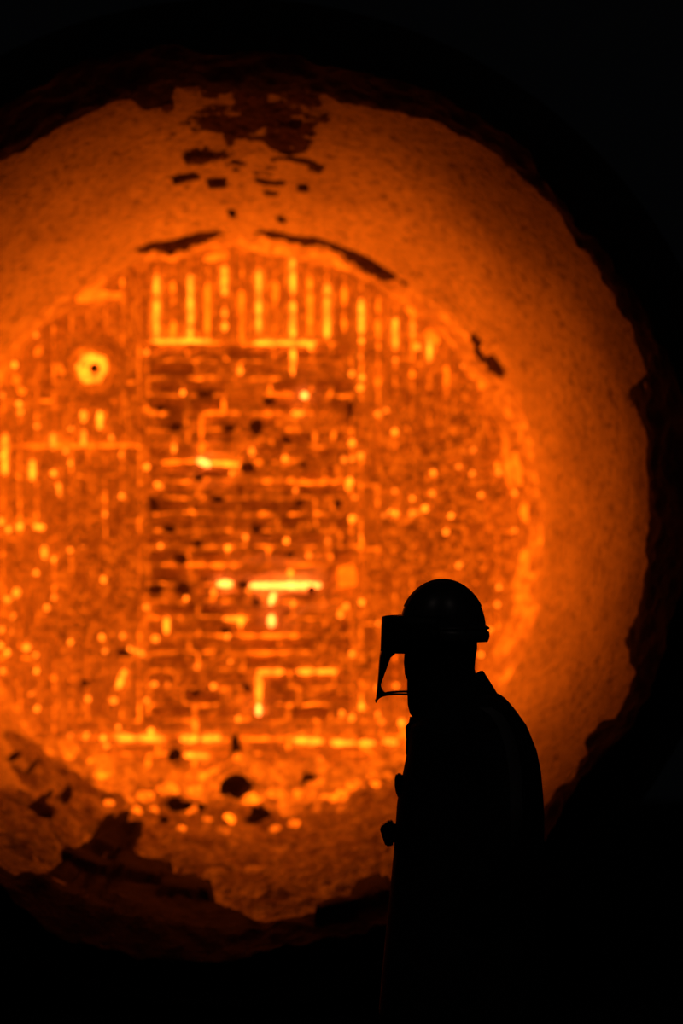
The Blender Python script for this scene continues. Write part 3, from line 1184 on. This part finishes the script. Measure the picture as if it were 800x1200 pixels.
# --- body: one continuous surface
bm = bmesh.new()
hx, hz = HEADC.x, HEADC.z
ellipsoid(bm, (hx + 0.012, 0, hz + 0.045), (0.098, 0.076, 0.10))            # skull
ellipsoid(bm, (hx - 0.035, 0, hz - 0.03), (0.066, 0.062, 0.095))            # face
ellipsoid(bm, (hx - 0.062, 0, hz - 0.105), (0.03, 0.034, 0.024))            # chin
capsule(bm, (hx - 0.098, 0, hz + 0.005), (hx - 0.116, 0, hz - 0.037), 0.008, 0.013, 10)   # nose
ellipsoid(bm, (hx - 0.096, 0, hz - 0.069), (0.012, 0.024, 0.007), 2)        # lips
ellipsoid(bm, (hx - 0.094, 0, hz - 0.081), (0.012, 0.02, 0.007), 2)
for s in (-1, 1):
    ellipsoid(bm, (hx - 0.092, s * 0.032, hz + 0.022), (0.012, 0.022, 0.006), 2)   # brow
    ellipsoid(bm, (hx - 0.084, s * 0.031, hz + 0.004), (0.012, 0.013, 0.009), 2)   # eye
    ellipsoid(bm, (hx + 0.005, s * 0.077, hz - 0.01), (0.018, 0.009, 0.032), 2)    # ear
capsule(bm, (hx + 0.022, 0, hz - 0.04), pl(552, 845), 0.058, 0.064)         # neck
capsule(bm, pl(556, 850, -0.13), pl(556, 850, 0.13), 0.07, 0.07)            # shoulder girdle
loft(bm, [(pl(500, 0).x, pl(600, 0).x, 1.38, 1.42, 0.14, 0), (pl(490, 0).x, pl(616, 0).x, 1.25, 1.27, 0.175, 0), (pl(492, 0).x, pl(612, 0).x, 1.10, 1.10, 0.15, 0),
          (pl(494, 0).x, pl(614, 0).x, 0.98, 0.98, 0.165, 0), (pl(504, 0).x, pl(618, 0).x, 0.88, 0.88, 0.165, 0)])
for s in (-1, 1):
    a0, a1, a2 = arms[s]
    capsule(bm, a0, a1, 0.056, 0.041)
    capsule(bm, a1, a2, 0.041, 0.027)
    hand(bm, s)
    h0, h1, h2 = legs[s]
    capsule(bm, h0, h1, 0.088, 0.058)
    capsule(bm, h1, h1.lerp(h2, 0.35), 0.057, 0.058)
    capsule(bm, h1.lerp(h2, 0.35), h2, 0.058, 0.036)
    capsule(bm, h2 + Vector((0.03, 0, -0.045)), h2 + Vector((-0.15, 0, -0.06)), 0.038, 0.026)
fuse('body', bm, 0.006, M['skin_person'], person, 3)

# --- trousers and boots
bm = bmesh.new()
for s in (-1, 1):
    h0, h1, h2 = legs[s]
    capsule(bm, h0, h1, 0.115, 0.088)
    capsule(bm, h1, h2 + Vector((0, 0, 0.06)), 0.088, 0.082)
fuse('trousers', bm, 0.012, M['trouser'], person)
for s in (-1, 1):
    h0, h1, h2 = legs[s]
    bm = bmesh.new()
    loft(bm, [(h2.x - 0.215, h2.x + 0.085, 0.0, 0.0, 0.053, h2.y), (h2.x - 0.225, h2.x + 0.09, 0.03, 0.03, 0.056, h2.y), (h2.x - 0.215, h2.x + 0.085, 0.07, 0.075, 0.053, h2.y),
              (h2.x - 0.12, h2.x + 0.08, 0.115, 0.12, 0.052, h2.y), (h2.x - 0.07, h2.x + 0.072, 0.18, 0.18, 0.056, h2.y), (h2.x - 0.07, h2.x + 0.07, 0.28, 0.28, 0.06, h2.y)], seg=28)
    bt = bmobj('boot', bm, M['leather'], person, True)
    bm = bmesh.new()
    loft(bm, [(h2.x - 0.228, h2.x + 0.094, 0.0, 0.0, 0.058, h2.y), (h2.x - 0.228, h2.x + 0.094, 0.025, 0.025, 0.058, h2.y)], seg=28)
    bmobj('boot_sole', bm, M['black_plastic'], bt)
    # gloves
    bm = bmesh.new()
    hand(bm, s, 0.004)
    wr = arms[s][2]
    el = arms[s][1]
    capsule(bm, wr.lerp(el, 0.30), wr, 0.052, 0.036)
    fuse('glove', bm, 0.005, M['leather'], person, 2)

# --- coat
bm = bmesh.new()
SEC = [(812, 512, 584, 0.12), (820, 497, 594, 0.165), (832, 487, 604, 0.195), (850, 479, 617, 0.225), (880, 477, 629, 0.238), (905, 472, 634, 0.24), (940, 465, 637, 0.24),
       (1000, 461, 638, 0.235), (1040, 457, 638, 0.24), (1120, 449, 641, 0.25), (1190, 443, 645, 0.255)]
loft(bm, [(pl(f, 0).x, pl(b_, 0).x, pl(0, y).z - (0.035 if y < 840 else 0.0), pl(0, y).z, hw, 0.0) for (y, f, b_, hw) in SEC])
for s in (-1, 1):
    a0, a1, a2 = arms[s]
    capsule(bm, a0 + Vector((0, -s * 0.02, -0.01)), a1, 0.088, 0.072)
    capsule(bm, a1, a2 + (a1 - a2) * 0.08, 0.072, 0.056)
coat = fuse('coat', bm, 0.009, M['coat'], person, 5)
# collar: stands up from the shoulders, higher at the nape
bm = bmesh.new()
loft(bm, [(pl(476, 0).x, pl(588, 0).x, pl(0, 872).z, pl(0, 822).z, 0.125, 0), (pl(478, 0).x, pl(578, 0).x, pl(0, 852).z, pl(0, 805).z, 0.11, 0),
          (pl(483, 0).x, pl(566, 0).x, pl(0, 840).z, pl(0, 786).z, 0.10, 0), (pl(486, 0).x, pl(563, 0).x, pl(0, 840).z, pl(0, 786).z, 0.095, 0)], power=2.1)
bmobj('collar', bm, M['coat'], coat, True)
# throat flap bulging in front below the collar
bm = bmesh.new()
loft(bm, [(pl(478, 0).x, pl(500, 0).x, pl(0, 893).z, pl(0, 893).z, 0.05, 0), (pl(475, 0).x, pl(500, 0).x, pl(0, 882).z, pl(0, 882).z, 0.06, 0), (pl(475.5, 0).x, pl(500, 0).x, pl(0, 866).z, pl(0, 866).z, 0.06, 0),
          (pl(474.5, 0).x, pl(500, 0).x, pl(0, 852).z, pl(0, 852).z, 0.055, 0), (pl(479, 0).x, pl(498, 0).x, pl(0, 846).z, pl(0, 846).z, 0.05, 0), (pl(480, 0).x, pl(496, 0).x, pl(0, 840).z, pl(0, 841).z, 0.03, 0)], seg=24)
bmobj('throat_flap', bm, M['coat'], coat, True)


# reflective stripe over the shoulder and down the back of the near side
def stripe(side):
    path = [(566, 826), (578, 834), (588, 850), (595, 872), (599, 900), (600, 940), (600, 985)]
    dg = bpy.context.evaluated_depsgraph_get()
    verts, faces = [], []
    pts_ = []
    for k in range(len(path) - 1):
        for q in range(4):
            t = q / 4
            pts_.append((path[k][0] * (1 - t) + path[k + 1][0] * t, path[k][1] * (1 - t) + path[k + 1][1] * t))
    pts_.append(path[-1])
    for k, (px, py) in enumerate(pts_):
        for dx in (-7, -2.3, 2.3, 7):
            o_ = pl(px + dx, py, side * 0.8)
            hit, loc, nor, _i = coat.ray_cast(o_, Vector((0, -side, 0)))
            if not hit:
                loc = pl(px + dx, py, side * 0.2)
                nor = Vector((0, side, 0))
            verts.append(loc + nor * 0.003)
    for k in range(len(pts_) - 1):
        for q in range(3):
            i0 = k * 4 + q
            faces.append((i0, i0 + 1, i0 + 5, i0 + 4))
    pymesh('reflective_stripe', verts, faces, M['tape'], coat, True)


bpy.context.view_layer.update()
stripe(-1)
stripe(1)

# --- hood that covers neck and chin under the helmet
bm = bmesh.new()
loft(bm, [(pl(487, 0).x, pl(566, 0).x, pl(0, 846).z, pl(0, 812).z, 0.088, 0), (pl(480, 0).x, pl(560, 0).x, pl(0, 836).z, pl(0, 800).z, 0.085, 0), (pl(477.5, 0).x, pl(556, 0).x, pl(0, 826).z, pl(0, 784).z, 0.084, 0),
          (pl(477, 0).x, pl(557, 0).x, pl(0, 806).z, pl(0, 772).z, 0.086, 0), (pl(477, 0).x, pl(559, 0).x, pl(0, 797).z, pl(0, 760).z, 0.088, 0),
          (pl(474, 0).x, pl(559, 0).x, pl(0, 790).z, pl(0, 748).z, 0.09, 0), (pl(473, 0).x, pl(559, 0).x, pl(0, 776).z, pl(0, 740).z, 0.09, 0), (pl(474, 0).x, pl(559, 0).x, pl(0, 760).z, pl(0, 735).z, 0.09, 0),
          (pl(482, 0).x, pl(558, 0).x, pl(0, 742).z, pl(0, 728).z, 0.088, 0)], power=2.1)
hood = bmobj('hood', bm, M['hood'], person, True)

# --- helmet with its brow guard and face shield
HC = pl(518.5, 740)
AX, AY, AZ = 51.0 / SP, 0.122, 60.5 / SP
helmet = None
verts, faces = [], []
NH, NV = 56, 18
for j in range(NV + 1):
    ph = (PI / 2) * j / NV
    for k in range(NH):
        a = 2 * PI * k / NH
        cs = math.cos(ph) ** 0.92
        verts.append(HC + Vector((AX * cs * math.cos(a), AY * cs * math.sin(a), AZ * math.sin(ph) ** 1.0)))
for j in range(NV):
    for k in range(NH):
        k2 = (k + 1) % NH
        faces.append((j * NH + k, j * NH + k2, (j + 1) * NH + k2, (j + 1) * NH + k))
helmet = pymesh('helmet', verts, faces, M['helmet'], person, True)
tag(helmet, 'scuffed hard helmet with rear brim')
bm = bmesh.new()
x_f, x_b = pl(466, 0).x, pl(573.5, 0).x
loft(bm, [(x_f, x_b - 0.006, pl(0, 753).z, pl(0, 752).z, AY + 0.008, 0), (x_f, x_b, pl(0, 751).z, pl(0, 747).z, AY + 0.011, 0), (x_f, x_b, pl(0, 742).z, pl(0, 741).z, AY + 0.011, 0),
          (x_f, x_b - 0.008, pl(0, 739).z, pl(0, 738.5).z, AY + 0.006, 0), (x_f, x_b - 0.009, pl(0, 738).z, pl(0, 738).z, AY + 0.005, 0),
          (x_f, x_b, pl(0, 737).z, pl(0, 737).z, AY + 0.006, 0), (x_f, x_b, pl(0, 735.5).z, pl(0, 735).z, AY + 0.006, 0), (x_f + 0.006, x_b - 0.012, pl(0, 734).z, pl(0, 733).z, AY + 0.002, 0)], seg=56, power=2.05)
bmobj('helmet_brim', bm, M['helmet'], helmet, True)
# low ridge over the crown
bm = bmesh.new()
prev = None
for k in range(25):
    ph = PI * (0.16 + 0.68 * k / 24)
    c = HC + Vector((AX * math.cos(ph), 0, AZ * math.sin(ph)))
    nrm = Vector((math.cos(ph) / AX, 0, math.sin(ph) / AZ)).normalized()
    row = [bm.verts.new(c + Vector((0, -0.02, 0)) - nrm * 0.004), bm.verts.new(c + Vector((0, -0.012, 0)) + nrm * 0.004), bm.verts.new(c + Vector((0, 0.012, 0)) + nrm * 0.004), bm.verts.new(c + Vector((0, 0.02, 0)) - nrm * 0.004)]
    if prev:
        for q in range(3):
            bm.faces.new((prev[q], prev[q + 1], row[q + 1], row[q]))
    prev = row
bmobj('crown_ridge', bm, M['helmet'], helmet, True)

SC = pl(518, 0).x


def arc_pt(th, front_px, py, wy=0.135):
    """point on the bowed shield: th 0 is straight ahead"""
    a = (518 - front_px) / SP
    return Vector((SC - a * math.cos(th), wy * math.sin(th), pl(0, py).z))


def sheet(name, thmax, rows, mat, parent, thick=0.003, nt_=28):
    """bowed sheet; rows: (front_px, py front, py rise at the side, half angle)"""
    verts, faces = [], []
    nr = len(rows)
    for lay in (0, 1):
        for (fp, py, rise, tm) in rows:
            for k in range(nt_ + 1):
                th = tm * (-1 + 2 * k / nt_)
                p = arc_pt(th, fp + lay * thick * SP, py - rise * (1 - math.exp(-(1 - math.cos(th)) / 0.08)), 0.135 - lay * thick)
                verts.append(p)
    W_ = nt_ + 1
    off = nr * W_
    for r in range(nr - 1):
        for k in range(nt_):
            i0 = r * W_ + k
            faces.append((i0, i0 + 1, i0 + W_ + 1, i0 + W_))
            faces.append((off + i0, off + i0 + W_, off + i0 + W_ + 1, off + i0 + 1))
    for k in range(nt_):
        faces.append((k, off + k, off + k + 1, k + 1))
        i0 = (nr - 1) * W_ + k
        faces.append((i0, i0 + 1, off + i0 + 1, off + i0))
    for r in range(nr - 1):
        i0 = r * W_
        faces.append((i0, i0 + W_, off + i0 + W_, off + i0))
        i1 = r * W_ + nt_
        faces.append((i1, off + i1, off + i1 + W_, i1 + W_))
    return pymesh(name, verts, faces, mat, parent, True)


bg = sheet('brow_guard', 0, [(447, 723, 2, 1.5), (446.5, 735, 2, 1.5), (446, 750, 2, 1.5), (445.5, 765, 0, 1.5)], M['black_plastic'], helmet, 0.005)
# top of the guard, back to the helmet
vt, ft = [], []
for k in range(29):
    th = 1.5 * (-1 + 2 * k / 28)
    vt.append(arc_pt(th, 447, 723 - 2 * (1 - math.cos(th))))
    p = arc_pt(th, 471, 721 - 1 * (1 - math.cos(th)), 0.11)
    vt.append(p)
for k in range(28):
    ft.append((2 * k, 2 * k + 1, 2 * k + 3, 2 * k + 2))
pymesh('guard_top', vt, ft, M['black_plastic'], helmet, True)
fs = sheet('face_shield', 0, [(445.5, 763, 0, 1.02), (444, 785, 2, 1.02), (441.8, 805, 6, 1.02), (440, 821, 9, 1.02)], M['visor'], helmet, 0.002)
tag(fs, 'clear bowed face shield')
tn = sheet('shield_edge_dark', 0, [(445, 763, 0, 0.74), (444, 770, 0, 0.58), (443, 786, 0, 0.45), (441.8, 800, 1, 0.31), (440.8, 812, 1, 0.16), (439.6, 823.5, 1, 0.08)], M['visor_edge_dark'], helmet, 0.004)  # opaque strip painted where the clear sheet looks dark edge-on
tag(tn, 'dark band standing in for the edge-on darkening of the clear face shield')
# lower rim of the shield
bm = bmesh.new()
pr = None
K = 8
ringv = []
for k in range(33):
    th = 1.02 * (-1 + 2 * k / 32)
    p = arc_pt(th, 440.2, 821 - 9 * (1 - math.exp(-(1 - math.cos(th)) / 0.08)))
    ringv.append([bm.verts.new(p + Vector((0.0032 * math.cos(2 * PI * q / K), 0, 0.0038 * math.sin(2 * PI * q / K))) + Vector((0, 0, 0))) for q in range(K)])
for k in range(32):
    for q in range(K):
        q2 = (q + 1) % K
        bm.faces.new((ringv[k][q], ringv[k][q2], ringv[k + 1][q2], ringv[k + 1][q]))
bm.faces.new(ringv[0])
bm.faces.new(ringv[-1][::-1])
bmobj('shield_rim', bm, M['black_plastic'], helmet, True)
for s in (-1, 1):
    bm = bmesh.new()
    p = pl(508, 742, s * (AY + 0.010))
    bmesh.ops.create_cone(bm, cap_ends=True, segments=20, radius1=0.02, radius2=0.016, depth=0.02, matrix=Matrix.Translation(p) @ Matrix.Rotation(-s * PI / 2, 4, 'X'))
    bmobj('pivot_knob', bm, M['black_plastic'], helmet, True)


# --- two devices clipped to the front of the coat
def prism(name, pts, y0, y1, mat, parent=None, bev=0.004):
    bm_ = bmesh.new()
    a_ = [bm_.verts.new((p.x, y0, p.z)) for p in pts]
    b_ = [bm_.verts.new((p.x, y1, p.z)) for p in pts]
    n_ = len(pts)
    bm_.faces.new(a_)
    bm_.faces.new(b_[::-1])
    for k in range(n_):
        k2 = (k + 1) % n_
        bm_.faces.new((a_[k], b_[k], b_[k2], a_[k2]))
    bmesh.ops.recalc_face_normals(bm_, faces=bm_.faces)
    bmesh.ops.bevel(bm_, geom=list(bm_.edges), offset=bev, segments=2, affect='EDGES')
    return bmobj(name, bm_, mat, parent)


PO = Vector(person.location)
rd = empty('radio', PO + pl(466, 932))
tag(rd, 'small dark radio clipped to the chest of the worker', 'radio')
ro_ = Vector(rd.location) - PO


def shifted(lst, org):
    return [pl(x, y) - org for (x, y) in lst]


prism('radio_body', shifted([(471, 906.5), (464.5, 906.5), (462.4, 911), (462.2, 922), (464, 930), (466, 933.5), (467, 933.5)], ro_), -0.03, 0.03, M['black_plastic'], rd)
prism('radio_clip', shifted([(473, 908), (470, 908), (468, 927), (470, 927)], ro_), -0.01, 0.01, M['black_plastic'], rd, 0.002)
lp = empty('belt_lamp', PO + pl(452, 992))
tag(lp, 'dark angular lamp jutting from the belt front of the worker', 'lamp')
lo2 = Vector(lp.location) - PO
prism('lamp_housing', shifted([(461, 962), (456.5, 960.5), (450, 965), (444.5, 970), (448, 981), (451.5, 991), (460, 990.5), (460.5, 989)], lo2), -0.035, 0.035, M['black_plastic'], lp, 0.004)
prism('lamp_clip', shifted([(464, 965), (460.5, 965), (460, 987), (463, 987)], lo2), -0.025, 0.025, M['black_plastic'], lp, 0.002)

bpy.context.view_layer.update()
